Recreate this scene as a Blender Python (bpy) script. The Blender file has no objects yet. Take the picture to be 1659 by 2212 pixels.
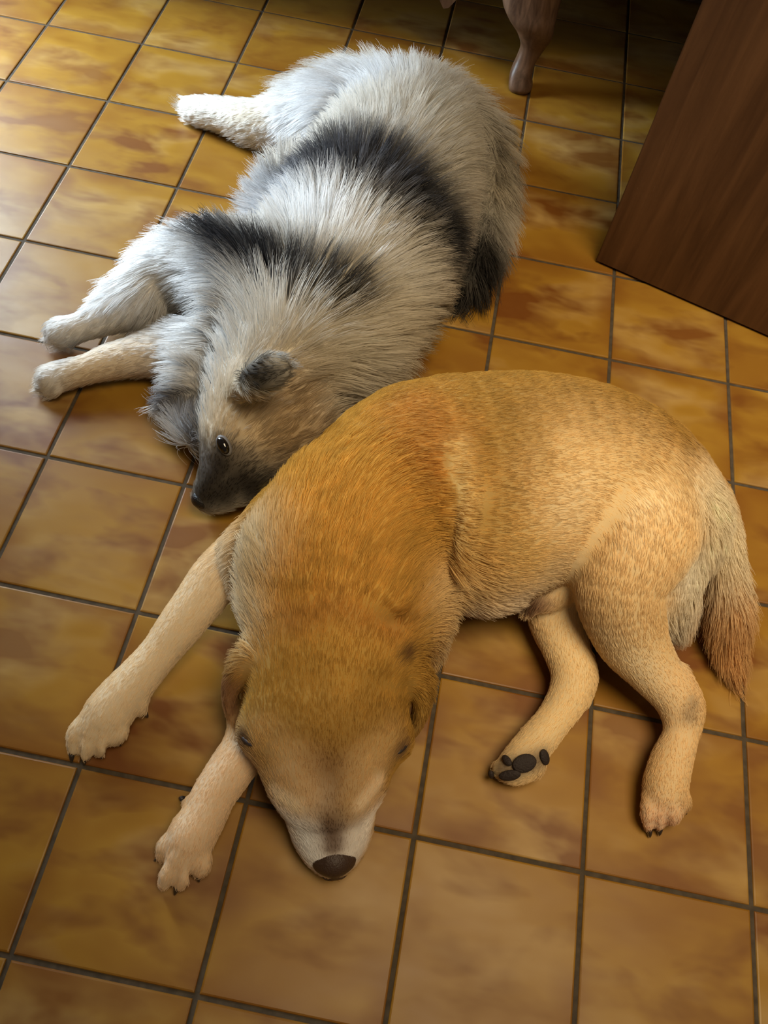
import bpy, bmesh, math, random
import numpy as np
from mathutils import Matrix, Vector

random.seed(4)
RNG = np.random.default_rng(11)
scene = bpy.context.scene
COL = scene.collection

# ----------------------------------------------------------------- camera
W, H, FPX = 1659.0, 2212.0, 1772.92
CR = np.array([[0.97933625, 0.18014238, 0.09191974],      # right
               [0.20180829, -0.84083897, -0.50225814],    # down
               [-0.01318827, 0.51042977, -0.85981831]])   # forward
CC = np.array([0.301637, -0.176676, 1.009730])
cam_d = bpy.data.cameras.new('camera')
cam = bpy.data.objects.new('camera', cam_d)
COL.objects.link(cam)
cam_d.sensor_fit = 'VERTICAL'
cam_d.sensor_height = 24.0
cam_d.lens = FPX / H * 24.0
cam_d.clip_start = 0.02
m = Matrix.Identity(4)
for i in range(3):
    m[i][0], m[i][1], m[i][2], m[i][3] = CR[0, i], -CR[1, i], -CR[2, i], CC[i]
cam.matrix_world = m
scene.camera = cam

# ----------------------------------------------------------------- world, lights, exposure
world = bpy.data.worlds.new('world')
scene.world = world
world.use_nodes = True
bg = world.node_tree.nodes['Background']
bg.inputs[0].default_value = (1.0, 0.83, 0.62, 1)
bg.inputs[1].default_value = 0.08


def area(name, loc, target, sx, sy, power, color):
    d = bpy.data.lights.new(name, 'AREA')
    d.shape = 'RECTANGLE'
    d.size, d.size_y = sx, sy
    d.energy = power
    d.color = color
    o = bpy.data.objects.new(name, d)
    COL.objects.link(o)
    o.location = loc
    o.rotation_euler = (Vector(target) - Vector(loc)).to_track_quat('-Z', 'Y').to_euler()
    return o


area('window_daylight', (-1.255, 1.50, 0.80), (0.4, 1.50, 0.80), 0.74, 1.14, 84, (0.72, 0.87, 1.0))
# added warm spot with no known fixture, brightens the right half
sp_d = bpy.data.lights.new('added_spot', 'SPOT')
sp_d.energy = 245
sp_d.color = (1.0, 0.80, 0.52)
sp_d.spot_size = math.radians(63)
sp_d.spot_blend = 1.0
sp_d.shadow_soft_size = 0.6
sp_o = bpy.data.objects.new('added_spot', sp_d)
COL.objects.link(sp_o)
sp_o.location = (0.85, 0.05, 2.3)
sp_o.rotation_euler = (Vector((0.82, 0.64, 0)) - Vector(sp_o.location)).to_track_quat('-Z', 'Y').to_euler()
scene.view_settings.view_transform = 'Standard'
scene.view_settings.look = 'None'
scene.view_settings.gamma = 1.0
scene.view_settings.use_curve_mapping = False
scene.view_settings.exposure = 0.0
scene.cycles.max_bounces = 4
scene.cycles.diffuse_bounces = 3
scene.cycles.adaptive_threshold = 0.03
scene.cycles.glossy_bounces = 2
scene.cycles.transmission_bounces = 3


# ----------------------------------------------------------------- helpers
def at(x, y, z=0.0):
    d = CR.T @ np.array([(x - W / 2) / FPX, (y - H / 2) / FPX, 1.0])
    return CC + (z - CC[2]) / d[2] * d


def depth(p):
    return float((np.asarray(p) - CC) @ CR[2])


def link(name, data, mat=None, parent=None, **props):
    o = bpy.data.objects.new(name, data)
    COL.objects.link(o)
    if mat is not None and data is not None:
        if len(data.materials):
            data.materials[0] = mat
        else:
            data.materials.append(mat)
    if parent is not None:
        o.parent = parent
    for k, v in props.items():
        o[k] = v
    return o


def mesh_from(verts, faces, name='mesh', smooth=False):
    me = bpy.data.meshes.new(name)
    me.from_pydata([tuple(v) for v in verts], [], [tuple(f) for f in faces])
    if smooth:
        me.polygons.foreach_set('use_smooth', [True] * len(me.polygons))
    me.update()
    return me


def mesh_arrays(V, Q, name):
    me = bpy.data.meshes.new(name)
    n, q = len(V), len(Q)
    me.vertices.add(n)
    me.vertices.foreach_set('co', V.astype(np.float32).ravel())
    me.loops.add(q * 4)
    me.loops.foreach_set('vertex_index', Q.astype(np.int32).ravel())
    me.polygons.add(q)
    me.polygons.foreach_set('loop_start', np.arange(0, q * 4, 4, dtype=np.int32))
    me.polygons.foreach_set('loop_total', np.full(q, 4, dtype=np.int32))
    me.polygons.foreach_set('use_smooth', np.ones(q, dtype=bool))
    me.update(calc_edges=True)
    me.validate()
    return me


class NT:
    def __init__(self, name):
        self.mat = bpy.data.materials.new(name)
        self.mat.use_nodes = True
        self.t = self.mat.node_tree
        self.t.nodes.clear()
        self.out = self.n('ShaderNodeOutputMaterial')

    def n(self, kind, inputs=None, **props):
        nd = self.t.nodes.new(kind)
        for k, v in props.items():
            setattr(nd, k, v)
        for k, v in (inputs or {}).items():
            self.set(nd, k, v)
        return nd

    def set(self, nd, k, v):
        if isinstance(v, bpy.types.NodeSocket):
            self.t.links.new(v, nd.inputs[k])
        else:
            nd.inputs[k].default_value = v

    def ramp(self, fac, stops, interp='LINEAR'):
        r = self.n('ShaderNodeValToRGB', {0: fac})
        cr = r.color_ramp
        cr.interpolation = interp
        while len(cr.elements) < len(stops):
            cr.elements.new(0.5)
        for e, (p, c) in zip(cr.elements, stops):
            e.position = p
            e.color = (*c, 1) if len(c) == 3 else c
        return r.outputs[0]

    def noise(self, vec, scale, detail=4, rough=0.55, dist=0.0, w=None):
        nd = self.n('ShaderNodeTexNoise', {'Vector': vec, 'Scale': scale, 'Detail': detail,
                                           'Roughness': rough, 'Distortion': dist})
        return nd.outputs[0]

    def mix(self, fac, a, b, mode='MIX'):
        nd = self.n('ShaderNodeMix', data_type='RGBA', blend_type=mode)
        self.set(nd, 0, fac)
        self.set(nd, 6, a)
        self.set(nd, 7, b)
        return nd.outputs[2]

    def math(self, op, a, b=0.0, c=None):
        nd = self.n('ShaderNodeMath', operation=op)
        self.set(nd, 0, a)
        self.set(nd, 1, b)
        if c is not None:
            self.set(nd, 2, c)
        return nd.outputs[0]

    def principled(self, **kw):
        p = self.n('ShaderNodeBsdfPrincipled')
        for k, v in kw.items():
            self.set(p, k.replace('_', ' '), v)
        self.t.links.new(p.outputs[0], self.out.inputs[0])
        return p

    def bump(self, h, strength, dist):
        return self.n('ShaderNodeBump', {'Height': h, 'Strength': strength, 'Distance': dist}).outputs[0]


def c4(r, g, b):
    return (r, g, b, 1)


# ----------------------------------------------------------------- materials
def mat_tile():
    t = NT('glazed_ochre_tile')
    co = t.n('ShaderNodeTexCoord').outputs['Object']
    rnd = t.n('ShaderNodeObjectInfo').outputs['Random']
    off = t.n('ShaderNodeCombineXYZ', {0: t.math('MULTIPLY', rnd, 37.0), 1: t.math('MULTIPLY', rnd, 91.0), 2: t.math('MULTIPLY', rnd, 13.0)}).outputs[0]
    v = t.n('ShaderNodeVectorMath', {0: co, 1: off}, operation='ADD').outputs[0]
    vs = t.n('ShaderNodeMapping', {'Vector': v, 'Scale': (0.75, 1.5, 1.0)}).outputs[0]
    n1 = t.noise(vs, 11, 3, 0.52, 0.25)
    n2 = t.noise(vs, 5.5, 3, 0.5, 0.3)
    n3 = t.noise(vs, 60, 1, 0.6)
    base = t.ramp(n2, [(0.34, (0.25, 0.112, 0.012)), (0.5, (0.322, 0.166, 0.019)), (0.66, (0.42, 0.262, 0.085))])
    a = t.math('ADD', t.math('MULTIPLY', n1, 0.72), t.math('MULTIPLY', n2, 0.28))
    f1 = t.ramp(a, [(0.48, (0, 0, 0)), (0.63, (1, 1, 1))])
    sp = t.math('MULTIPLY', f1, t.math('ADD', t.math('MULTIPLY', rnd, 0.35), 0.65))
    c1 = t.mix(sp, base, c4(0.150, 0.046, 0.005))
    # burnt edge of the glaze on some tiles
    sx = t.n('ShaderNodeSeparateXYZ', {0: co})
    ex = t.math('MAXIMUM', t.math('ABSOLUTE', sx.outputs[0]), t.math('ABSOLUTE', sx.outputs[1]))
    ed = t.n('ShaderNodeMapRange', {0: ex, 1: 0.065, 2: 0.1, 3: 0.0, 4: 1.0}).outputs[0]
    en = t.ramp(t.noise(vs, 8, 0, 0.5), [(0.45, (0, 0, 0)), (0.62, (1, 1, 1))])
    c2 = t.mix(t.math('MULTIPLY', t.math('MULTIPLY', ed, en), 0.7), c1, c4(0.17, 0.055, 0.006))
    c3 = t.mix(t.math('MULTIPLY', n3, 0.16), c2, c4(0.26, 0.12, 0.02))
    rough = t.n('ShaderNodeMapRange', {0: n1, 1: 0.3, 2: 0.7, 3: 0.34, 4: 0.46}).outputs[0]
    t.principled(Base_Color=c3, Roughness=rough, Specular_IOR_Level=0.26,
                 Normal=t.bump(t.noise(vs, 26, 0), 0.10, 0.003))
    return t.mat


def mat_grout():
    t = NT('grey_brown_grout')
    co = t.n('ShaderNodeTexCoord').outputs['Object']
    n = t.noise(co, 90, 4)
    c = t.ramp(n, [(0.3, (0.042, 0.030, 0.017)), (0.7, (0.085, 0.062, 0.038))])
    t.principled(Base_Color=c, Roughness=0.9, Normal=t.bump(n, 0.4, 0.001))
    return t.mat


def mat_wood(name, dark, light, scale, rough, axis=2):
    t = NT(name)
    co = t.n('ShaderNodeTexCoord').outputs['Object']
    s = [scale, scale, scale]
    s[axis] = scale * 0.07
    v = t.n('ShaderNodeMapping', {'Vector': co, 'Scale': tuple(s)}).outputs[0]
    n = t.noise(v, 5.0, 6, 0.62, 0.6)
    n2 = t.noise(co, 3.2, 3, 0.5, 0.4)
    a = t.math('ADD', t.math('MULTIPLY', n, 0.7), t.math('MULTIPLY', n2, 0.3))
    c = t.ramp(a, [(0.36, dark), (0.64, light)])
    t.principled(Base_Color=c, Roughness=rough, Specular_IOR_Level=0.35, Normal=t.bump(n, 0.12, 0.002))
    return t.mat


def mat_plain(name, color, rough=0.5, spec=0.5, bump=0.0, bscale=200.0):
    t = NT(name)
    co = t.n('ShaderNodeTexCoord').outputs['Object']
    n = t.noise(co, bscale, 3)
    c = t.mix(t.math('MULTIPLY', n, 0.35), c4(*color), c4(*(x * 0.6 for x in color)))
    kw = {}
    if bump:
        kw['Normal'] = t.bump(n, bump, 0.002)
    t.principled(Base_Color=c, Roughness=rough, Specular_IOR_Level=spec, **kw)
    return t.mat


def mat_skin(name):
    t = NT(name)
    a = t.n('ShaderNodeAttribute', attribute_name='coat')
    t.principled(Base_Color=a.outputs['Color'], Roughness=0.75, Specular_IOR_Level=0.15)
    return t.mat


def mat_hair(name, thru=0.35, sheen=0.0):
    t = NT(name)
    a = t.n('ShaderNodeAttribute', attribute_name='coat').outputs['Color']
    d = t.n('ShaderNodeBsdfDiffuse', {'Color': a})
    tr = t.n('ShaderNodeBsdfTranslucent', {'Color': a})
    m1 = t.n('ShaderNodeMixShader', {0: thru, 1: d.outputs[0], 2: tr.outputs[0]})
    out = m1
    if sheen:
        hb = t.n('ShaderNodeBsdfHairPrincipled', {'Color': a, 'Roughness': 0.5, 'Radial Roughness': 0.7}, parametrization='COLOR', model='CHIANG')
        bw = t.n('ShaderNodeRGBToBW', {0: a}).outputs[0]
        out = t.n('ShaderNodeMixShader', {0: t.math('MULTIPLY', t.math('POWER', bw, 1.5), sheen), 1: m1.outputs[0], 2: hb.outputs[0]})
    t.t.links.new(out.outputs[0], t.out.inputs[0])
    return t.mat


M_TILE = mat_tile()
M_GROUT = mat_grout()
M_DOOR = mat_wood('dark_brown_veneer', (0.060, 0.024, 0.008), (0.12, 0.052, 0.018), 9.0, 0.45)
M_SIDE = mat_wood('walnut_carved', (0.06, 0.030, 0.016), (0.19, 0.105, 0.06), 14.0, 0.4)
M_WALL = mat_plain('plaster', (0.78, 0.76, 0.72), 0.85, 0.2, 0.1, 80)
M_BASE = mat_plain('dark_skirting', (0.10, 0.05, 0.025), 0.5)
M_CLAW = mat_plain('horn_claw', (0.035, 0.026, 0.022), 0.35)
M_PAD = mat_plain('paw_pad_skin', (0.034, 0.024, 0.021), 0.7, 0.3, 0.8, 420)
M_NOSE_L = mat_plain('brown_nose_leather', (0.055, 0.030, 0.020), 0.45, 0.5, 0.6, 500)
M_NOSE_K = mat_plain('black_nose_leather', (0.010, 0.009, 0.010), 0.3, 0.5, 0.6, 500)
M_EYE = mat_plain('dark_eye', (0.006, 0.004, 0.004), 0.05, 0.8)
M_LID = mat_plain('eyelid_skin', (0.03, 0.02, 0.018), 0.5)

# ----------------------------------------------------------------- floor
TS = 0.2
JOINT = 0.0052


def box_mesh(x0, x1, y0, y1, z0, z1, bev=0.0, name='box'):
    bm = bmesh.new()
    bmesh.ops.create_cube(bm, size=1.0)
    for v in bm.verts:
        v.co.x = x0 + (v.co.x + 0.5) * (x1 - x0)
        v.co.y = y0 + (v.co.y + 0.5) * (y1 - y0)
        v.co.z = z0 + (v.co.z + 0.5) * (z1 - z0)
    if bev:
        bmesh.ops.bevel(bm, geom=bm.edges[:], offset=bev, segments=2, affect='EDGES')
    me = bpy.data.meshes.new(name)
    bm.to_mesh(me)
    bm.free()
    return me


floor = link('floor', box_mesh(-3.0, 3.4, -2.2, 2.4, -0.04, -0.0022), M_GROUT, kind='structure',
             label='ochre glazed tile floor with dark grout lines')


def tile_mesh():
    h = (TS - JOINT) / 2
    b = 0.0016
    V, F = [], []
    for s, z in ((h, -0.012), (h, -b), (h - b * 0.45, -b * 0.3), (h - b * 1.4, 0.0)):
        V += [(-s, -s, z), (s, -s, z), (s, s, z), (-s, s, z)]
    for k in range(3):
        for i in range(4):
            j = (i + 1) % 4
            F.append((k * 4 + i, k * 4 + j, k * 4 + 4 + j, k * 4 + 4 + i))
    F.append((12, 13, 14, 15))
    return V, F


TV, TF = tile_mesh()
tile_me = mesh_from(TV, TF, 'tile')
tile_me.materials.append(M_TILE)
rest_v, rest_f = [], []
for ix in range(-15, 17):
    for iy in range(-11, 12):
        cx, cy = ix * TS + TS / 2, iy * TS + TS / 2
        if -7 <= ix <= 8 and -4 <= iy <= 11:
            o = link('tile', tile_me, None, floor)
            o.location = (cx, cy, random.uniform(-0.0004, 0.0))
            o.rotation_euler = (random.uniform(-.0025, .0025), random.uniform(-.0025, .0025), random.uniform(-.002, .002))
        else:
            b = len(rest_v)
            rest_v += [(x + cx, y + cy, z) for x, y, z in TV]
            rest_f += [tuple(i + b for i in f) for f in TF]
link('outer_tiles', mesh_from(rest_v, rest_f, 'outer_tiles'), M_TILE, floor, kind='stuff')

# wall behind the sideboard
link('wall_back', box_mesh(-3.0, 3.4, 2.0, 2.12, -0.04, 2.6), M_WALL, kind='structure', label='plain plaster wall behind the sideboard')
link('baseboard_back', box_mesh(-3.0, 3.4, 1.985, 1.9995, 0.0, 0.08, 0.003), M_BASE, kind='structure', label='dark skirting along the back wall')

# unseen left wall, added so its deep reveal keeps daylight off the lower left
def boxes_mesh(bs, name):
    V, F = [], []
    for x0, x1, y0, y1, z0, z1 in bs:
        k = len(V)
        V += [(x0, y0, z0), (x1, y0, z0), (x1, y1, z0), (x0, y1, z0), (x0, y0, z1), (x1, y0, z1), (x1, y1, z1), (x0, y1, z1)]
        F += [tuple(k + i for i in f) for f in ((3, 2, 1, 0), (4, 5, 6, 7), (0, 1, 5, 4), (1, 2, 6, 5), (2, 3, 7, 6), (3, 0, 4, 7))]
    return mesh_from(V, F, name)


WX0, WX1, WY0, WY1, WZ0, WZ1 = -1.34, -1.0, 1.10, 1.90, 0.20, 1.40
link('added_wall_left', boxes_mesh([(WX0, WX1, -2.2, WY0, -0.04, 2.6), (WX0, WX1, WY1, 2.0, -0.04, 2.6),
                              (WX0, WX1, WY0, WY1, -0.04, WZ0), (WX0, WX1, WY0, WY1, WZ1, 2.6)], 'added_wall_left'), M_WALL,
     kind='structure', label='added unseen plaster wall, its deep window opening limiting the daylight')
win = link('window_1', boxes_mesh([(-1.32, -1.28, WY0, WY0 + .04, WZ0, WZ1), (-1.32, -1.28, WY1 - .04, WY1, WZ0, WZ1),
                                   (-1.32, -1.28, WY0 + .04, WY1 - .04, WZ0, WZ0 + .04), (-1.32, -1.28, WY0 + .04, WY1 - .04, WZ1 - .04, WZ1),
                                   (-1.32, -1.28, 1.485, 1.515, WZ0 + .04, WZ1 - .04)], 'window_frame'), M_WALL,
           kind='structure', label='white framed low window in the left wall')
for y0, y1 in ((WY0 + .04, 1.485), (1.515, WY1 - .04)):
    link('pane', boxes_mesh([(-1.304, -1.298, y0, y1, WZ0 + .04, WZ1 - .04)], 'pane'), mat_plain('window_glass', (0.75, 0.82, 0.88), 0.08), win)

# ----------------------------------------------------------------- brown door leaf on the right
dA = at(1285, 567)
dB = at(1659, 731)
ang = math.atan2(dB[1] - dA[1], dB[0] - dA[0])
door = link('door_1', box_mesh(0, 0.80, 0.0, 0.04, 0.004, 2.02, 0.0015), M_DOOR, kind='structure',
            label='dark reddish brown wooden door leaf standing open')
door.location = (dA[0], dA[1], 0)
door.rotation_euler = (0, 0, ang)

# ----------------------------------------------------------------- sideboard with cabriole legs
SY = 1.52
side = link('sideboard', None, None, None, category='sideboard',
            label='dark carved wooden sideboard on curved legs, its underside in shadow')
side.location = (0.2, SY, 0)


def sweep(points, nseg=20, name='leg'):
    """points: (x, y, z, rx, ry) rings"""
    V, F = [], []
    P = np.array(points, float)
    tt = np.linspace(0, len(P) - 1, (len(P) - 1) * 5 + 1)
    Q = catmull(P, tt)
    for (x, y, z, rx, ry) in Q:
        for k in range(nseg):
            a = 2 * math.pi * k / nseg
            ca, sa = math.cos(a), math.sin(a)
            e = 0.75
            V.append((x + rx * math.copysign(abs(ca) ** e, ca), y + ry * math.copysign(abs(sa) ** e, sa), z))
    n = len(Q)
    for i in range(n - 1):
        for k in range(nseg):
            j = (k + 1) % nseg
            F.append((i * nseg + k, i * nseg + j, (i + 1) * nseg + j, (i + 1) * nseg + k))
    F.append(tuple(range(nseg))[::-1])
    F.append(tuple((n - 1) * nseg + k for k in range(nseg)))
    return mesh_from(V, F, name, True)


def catmull(P, tt):
    P = np.asarray(P, float)
    n = len(P)
    i = np.clip(np.floor(tt).astype(int), 0, n - 2)
    u = (tt - i)[:, None]
    p0 = P[np.maximum(i - 1, 0)]
    p1 = P[i]
    p2 = P[i + 1]
    p3 = P[np.minimum(i + 2, n - 1)]
    return 0.5 * ((2 * p1) + (-p0 + p2) * u + (2 * p0 - 5 * p1 + 4 * p2 - p3) * u ** 2 + (-p0 + 3 * p1 - 3 * p2 + p3) * u ** 3)


LEGPTS = [(0.000, -0.004, 0.000, 0.022, 0.023), (0.000, -0.007, 0.012, 0.0255, 0.027), (-0.004, -0.001, 0.032, 0.023, 0.023),
          (0.000, 0.010, 0.056, 0.021, 0.021), (0.006, 0.014, 0.082, 0.025, 0.024), (0.004, 0.006, 0.112, 0.036, 0.031),
          (-0.008, 0.000, 0.138, 0.046, 0.036), (-0.018, 0.008, 0.165, 0.056, 0.038), (-0.018, 0.015, 0.20, 0.058, 0.038), (-0.01, 0.02, 0.255, 0.05, 0.036)]
leg_me = sweep(LEGPTS)
leg_me.materials.append(M_SIDE)
LX = 0.378 - 0.2
for x, y in ((LX, -0.012), (-1.10, -0.012), (1.05, -0.012), (-1.10, 0.40), (1.05, 0.40)):
    o = link('leg', leg_me, None, side)
    o.location = (x, y, 0)
    if y > 0.2:
        o.rotation_euler = (0, 0, math.pi)


def apron_mesh(x0, x1, y, th, drops, z0=.186):
    xs = np.linspace(x0, x1, 120)
    low = np.full(len(xs), z0)
    for c, w, h in drops:
        low -= h * np.exp(-np.abs((xs - c) / w) ** 1.3)
    V, F = [], []
    for x, l in zip(xs, low):
        V += [(x, y, l), (x, y, 0.27), (x, y + th, 0.27), (x, y + th, l)]
    for i in range(len(xs) - 1):
        for k in range(4):
            j = (k + 1) % 4
            F.append((i * 4 + k, i * 4 + 4 + k, i * 4 + 4 + j, i * 4 + j))
    F += [(0, 1, 2, 3), tuple(len(V) - 4 + q for q in (3, 2, 1, 0))]
    return mesh_from(V, F, 'apron')


link('apron', apron_mesh(-1.06, LX - 0.02, -0.008, 0.022, ((-0.002, .034, .066), (-0.46, .10, .03), (-.92, .034, .066))), M_SIDE, side)
link('apron', apron_mesh(LX + 0.02, 1.02, -0.008, 0.022, ((.88, .028, .046),), .245), M_SIDE, side)
link('carcass', box_mesh(-1.13, 1.08, -0.01, 0.44, 0.25, 0.86, 0.004), M_SIDE, side)
link('top', box_mesh(-1.16, 1.11, -0.035, 0.450, 0.86, 0.89, 0.006), M_SIDE, side)
for k in range(4):
    x0 = -1.10 + k * 0.54
    d = link('door', box_mesh(x0, x0 + 0.51, -0.026, -0.0101, 0.29, 0.83, 0.004), M_SIDE, side)
    link('knob', box_mesh(x0 + (0.47 if k % 2 == 0 else 0.02), x0 + (0.49 if k % 2 == 0 else 0.04), -0.05, -0.026, 0.53, 0.55, 0.006), M_SIDE, d)


# ================================================================= dogs: implicit bodies
class Body:
    """A body grown as one smooth surface from tapered limbs, meshed with surface nets."""

    def __init__(self, lo, hi, step):
        self.lo = np.array(lo, float)
        self.step = step
        self.n = np.ceil((np.array(hi) - self.lo) / step).astype(int) + 1
        self.F = np.full(self.n, 10.0, np.float32)
        self.S = []          # samples for flow: centre, tangent, radius
        self.T = []
        self.Rr = []
        self.tag = []

    def axis(self, a, b, k):
        return self.lo[k] + self.step * np.arange(a, b)

    def chain(self, nodes, k=0.02, flat=None, carve=False, flow=1.0, tag=0, px=True):
        P = []
        for nd in nodes:
            x, y, z, r = nd[:4]
            zs = nd[4] if len(nd) > 4 else 1.0
            if px:
                p = at(x, y, z)
                r = r * depth(p) / FPX
            else:
                p = (x, y, z)
            P.append((*p, r, zs))
        P = np.array(P)
        if len(P) == 1:
            Q = P
            tan = np.array([[0, 0, 1.0]])
        else:
            seg = np.linalg.norm(np.diff(P[:, :3], axis=0), axis=1)
            tt = [0.0]
            for i, s in enumerate(seg):
                m_ = max(2, int(math.ceil(s / (0.22 * min(P[i, 3], P[i + 1, 3]) + 0.0008))))
                tt += list(i + np.arange(1, m_ + 1) / m_)
            tt = np.array(tt)
            Q = catmull(P, tt)
            tan = np.gradient(Q[:, :3], axis=0)
            tan /= np.linalg.norm(tan, axis=1)[:, None] + 1e-9
        ax = np.array([0, 0, 1.0]) if flat is None else np.array(flat[:3], float) / np.linalg.norm(flat[:3])
        fl = None if flat is None else flat[3]
        rm = Q[:, 3].max() * max(1.0, Q[:, 4].max()) + k + 3 * self.step
        a = np.maximum(np.floor((Q[:, :3].min(0) - rm - self.lo) / self.step).astype(int), 0)
        b = np.minimum(np.ceil((Q[:, :3].max(0) + rm - self.lo) / self.step).astype(int) + 1, self.n)
        D = np.full(b - a, 10.0, np.float32)
        for q in Q:
            r = q[3]
            zs = q[4] if fl is None else fl
            mr = r * max(1.0, zs) + k + 2 * self.step
            c = np.maximum(np.floor((q[:3] - mr - self.lo) / self.step).astype(int), a)
            d = np.minimum(np.ceil((q[:3] + mr - self.lo) / self.step).astype(int) + 1, b)
            if (d <= c).any():
                continue
            X = (self.axis(c[0], d[0], 0) - q[0]).astype(np.float32)[:, None, None]
            Y = (self.axis(c[1], d[1], 1) - q[1]).astype(np.float32)[None, :, None]
            Z = (self.axis(c[2], d[2], 2) - q[2]).astype(np.float32)[None, None, :]
            o2 = X * X + Y * Y + Z * Z
            al = X * np.float32(ax[0]) + Y * np.float32(ax[1]) + Z * np.float32(ax[2])
            al2 = al * al
            k0 = np.sqrt(np.maximum(o2 + al2 * (1 / zs ** 2 - 1), 1e-10)) / r
            k1 = np.sqrt(np.maximum(o2 + al2 * (1 / zs ** 4 - 1), 1e-10)) / (r * r)
            dd = k0 * (k0 - 1) / k1
            sl = tuple(slice(u - w, v - w) for u, v, w in zip(c, d, a))
            np.minimum(D[sl], dd, out=D[sl])
        sl = tuple(slice(u, v) for u, v in zip(a, b))
        A = self.F[sl]
        if carve:
            Dn = -D
            h = np.maximum(k - np.abs(A - Dn), 0) / k
            self.F[sl] = np.maximum(A, Dn) + h * h * k * 0.25
        else:
            h = np.maximum(k - np.abs(A - D), 0) / k
            self.F[sl] = np.minimum(A, D) - h * h * k * 0.25
            if flow and len(P) > 1:
                self.S.append(Q[:, :3])
                self.T.append(tan * flow)
                self.Rr.append(Q[:, 3])
                self.tag.append(np.full(len(Q), tag))

    def floor_cut(self, z=0.0015):
        Z = self.axis(0, self.n[2], 2)
        self.F = np.maximum(self.F, (z - Z).astype(np.float32)[None, None, :])

    def sample(self, p):
        q = (np.atleast_2d(p) - self.lo) / self.step
        i = np.clip(np.floor(q).astype(int), 0, self.n - 2)
        u = np.clip(q - i, 0, 1)
        r = 0
        for dx in (0, 1):
            for dy in (0, 1):
                for dz in (0, 1):
                    w = (u[:, 0] if dx else 1 - u[:, 0]) * (u[:, 1] if dy else 1 - u[:, 1]) * (u[:, 2] if dz else 1 - u[:, 2])
                    r = r + w * self.F[i[:, 0] + dx, i[:, 1] + dy, i[:, 2] + dz]
        return r

    def normal(self, p):
        p = np.atleast_2d(p)
        e = self.step * 1.2
        g = np.stack([self.sample(p + e * np.eye(3)[k]) - self.sample(p - e * np.eye(3)[k]) for k in range(3)], 1)
        return g / (np.linalg.norm(g, axis=1)[:, None] + 1e-9)

    def surf(self, x, y):
        """first surface point along the line of sight through a photograph point"""
        d = CR.T @ np.array([(x - W / 2) / FPX, (y - H / 2) / FPX, 1.0])
        d /= np.linalg.norm(d)
        t = np.arange(0.4, 2.4, 0.0015)
        P = CC + t[:, None] * d
        inside = ((P > self.lo) & (P < self.lo + (self.n - 1) * self.step)).all(1)
        f = np.where(inside, self.sample(P), 1.0)
        k = np.argmax(f < 0)
        if f[k] >= 0:
            k = np.argmin(np.where(inside, f, 9))
        return P[k]

    def mesh(self):
        F = self.F
        s = F < 0
        n = self.n
        cnt = np.zeros(n - 1, np.int8)
        for dx in (0, 1):
            for dy in (0, 1):
                for dz in (0, 1):
                    cnt += s[dx:n[0] - 1 + dx, dy:n[1] - 1 + dy, dz:n[2] - 1 + dz]
        act = (cnt > 0) & (cnt < 8)
        C = np.argwhere(act)
        idx = np.full(n - 1, -1, np.int64)
        idx[act] = np.arange(len(C))
        acc = np.zeros((len(C), 3))
        num = np.zeros(len(C))
        corners = [np.array(c) for c in ((0, 0, 0), (1, 0, 0), (0, 1, 0), (1, 1, 0), (0, 0, 1), (1, 0, 1), (0, 1, 1), (1, 1, 1))]
        for i in range(8):
            for j in range(i + 1, 8):
                if np.abs(corners[i] - corners[j]).sum() != 1:
                    continue
                ci, cj = C + corners[i], C + corners[j]
                fi, fj = F[ci[:, 0], ci[:, 1], ci[:, 2]], F[cj[:, 0], cj[:, 1], cj[:, 2]]
                x = (fi < 0) != (fj < 0)
                t = np.where(x, fi / np.where(x, fi - fj, 1), 0)
                acc += np.where(x[:, None], corners[i] + t[:, None] * (corners[j] - corners[i]), 0)
                num += x
        V = self.lo + self.step * (C + acc / num[:, None])
        Q = []
        for k in range(3):
            a, b = [q for q in range(3) if q != k]
            sl0 = [slice(None)] * 3
            sl1 = [slice(None)] * 3
            sl0[k], sl1[k] = slice(0, -1), slice(1, None)
            E0 = s[tuple(sl0)]
            cr = np.argwhere(E0 != s[tuple(sl1)])
            ok = (cr[:, a] > 0) & (cr[:, b] > 0) & (cr[:, a] < n[a] - 1) & (cr[:, b] < n[b] - 1)
            cr = cr[ok]
            ids = []
            for da, db in ((-1, -1), (0, -1), (0, 0), (-1, 0)):
                c = cr.copy()
                c[:, a] += da
                c[:, b] += db
                ids.append(idx[c[:, 0], c[:, 1], c[:, 2]])
            q = np.stack(ids, 1)
            inside0 = E0[cr[:, 0], cr[:, 1], cr[:, 2]]
            flip = ~inside0 if k != 1 else inside0
            q[flip] = q[flip][:, ::-1]
            Q.append(q)
        Q = np.concatenate(Q)
        # keep the largest connected surface
        lab = np.arange(len(V))
        while True:
            mn = lab[Q].min(1)
            new = lab.copy()
            for c in range(4):
                np.minimum.at(new, Q[:, c], mn)
            new = new[new]
            if (new == lab).all():
                break
            lab = new
        u, ct = np.unique(lab, return_counts=True)
        keep = lab == u[ct.argmax()]
        rem = -np.ones(len(V), np.int64)
        rem[keep] = np.arange(keep.sum())
        Q = rem[Q[keep[Q[:, 0]]]]
        V = V[keep]
        for _ in range(2):        # relax
            nb = np.zeros_like(V)
            dg = np.zeros(len(V))
            for c in range(4):
                np.add.at(nb, Q[:, c], V[Q[:, (c + 1) % 4]] + V[Q[:, (c + 3) % 4]])
                np.add.at(dg, Q[:, c], 2)
            V = V + 0.45 * (nb / dg[:, None] - V)
        return V, Q

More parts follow.
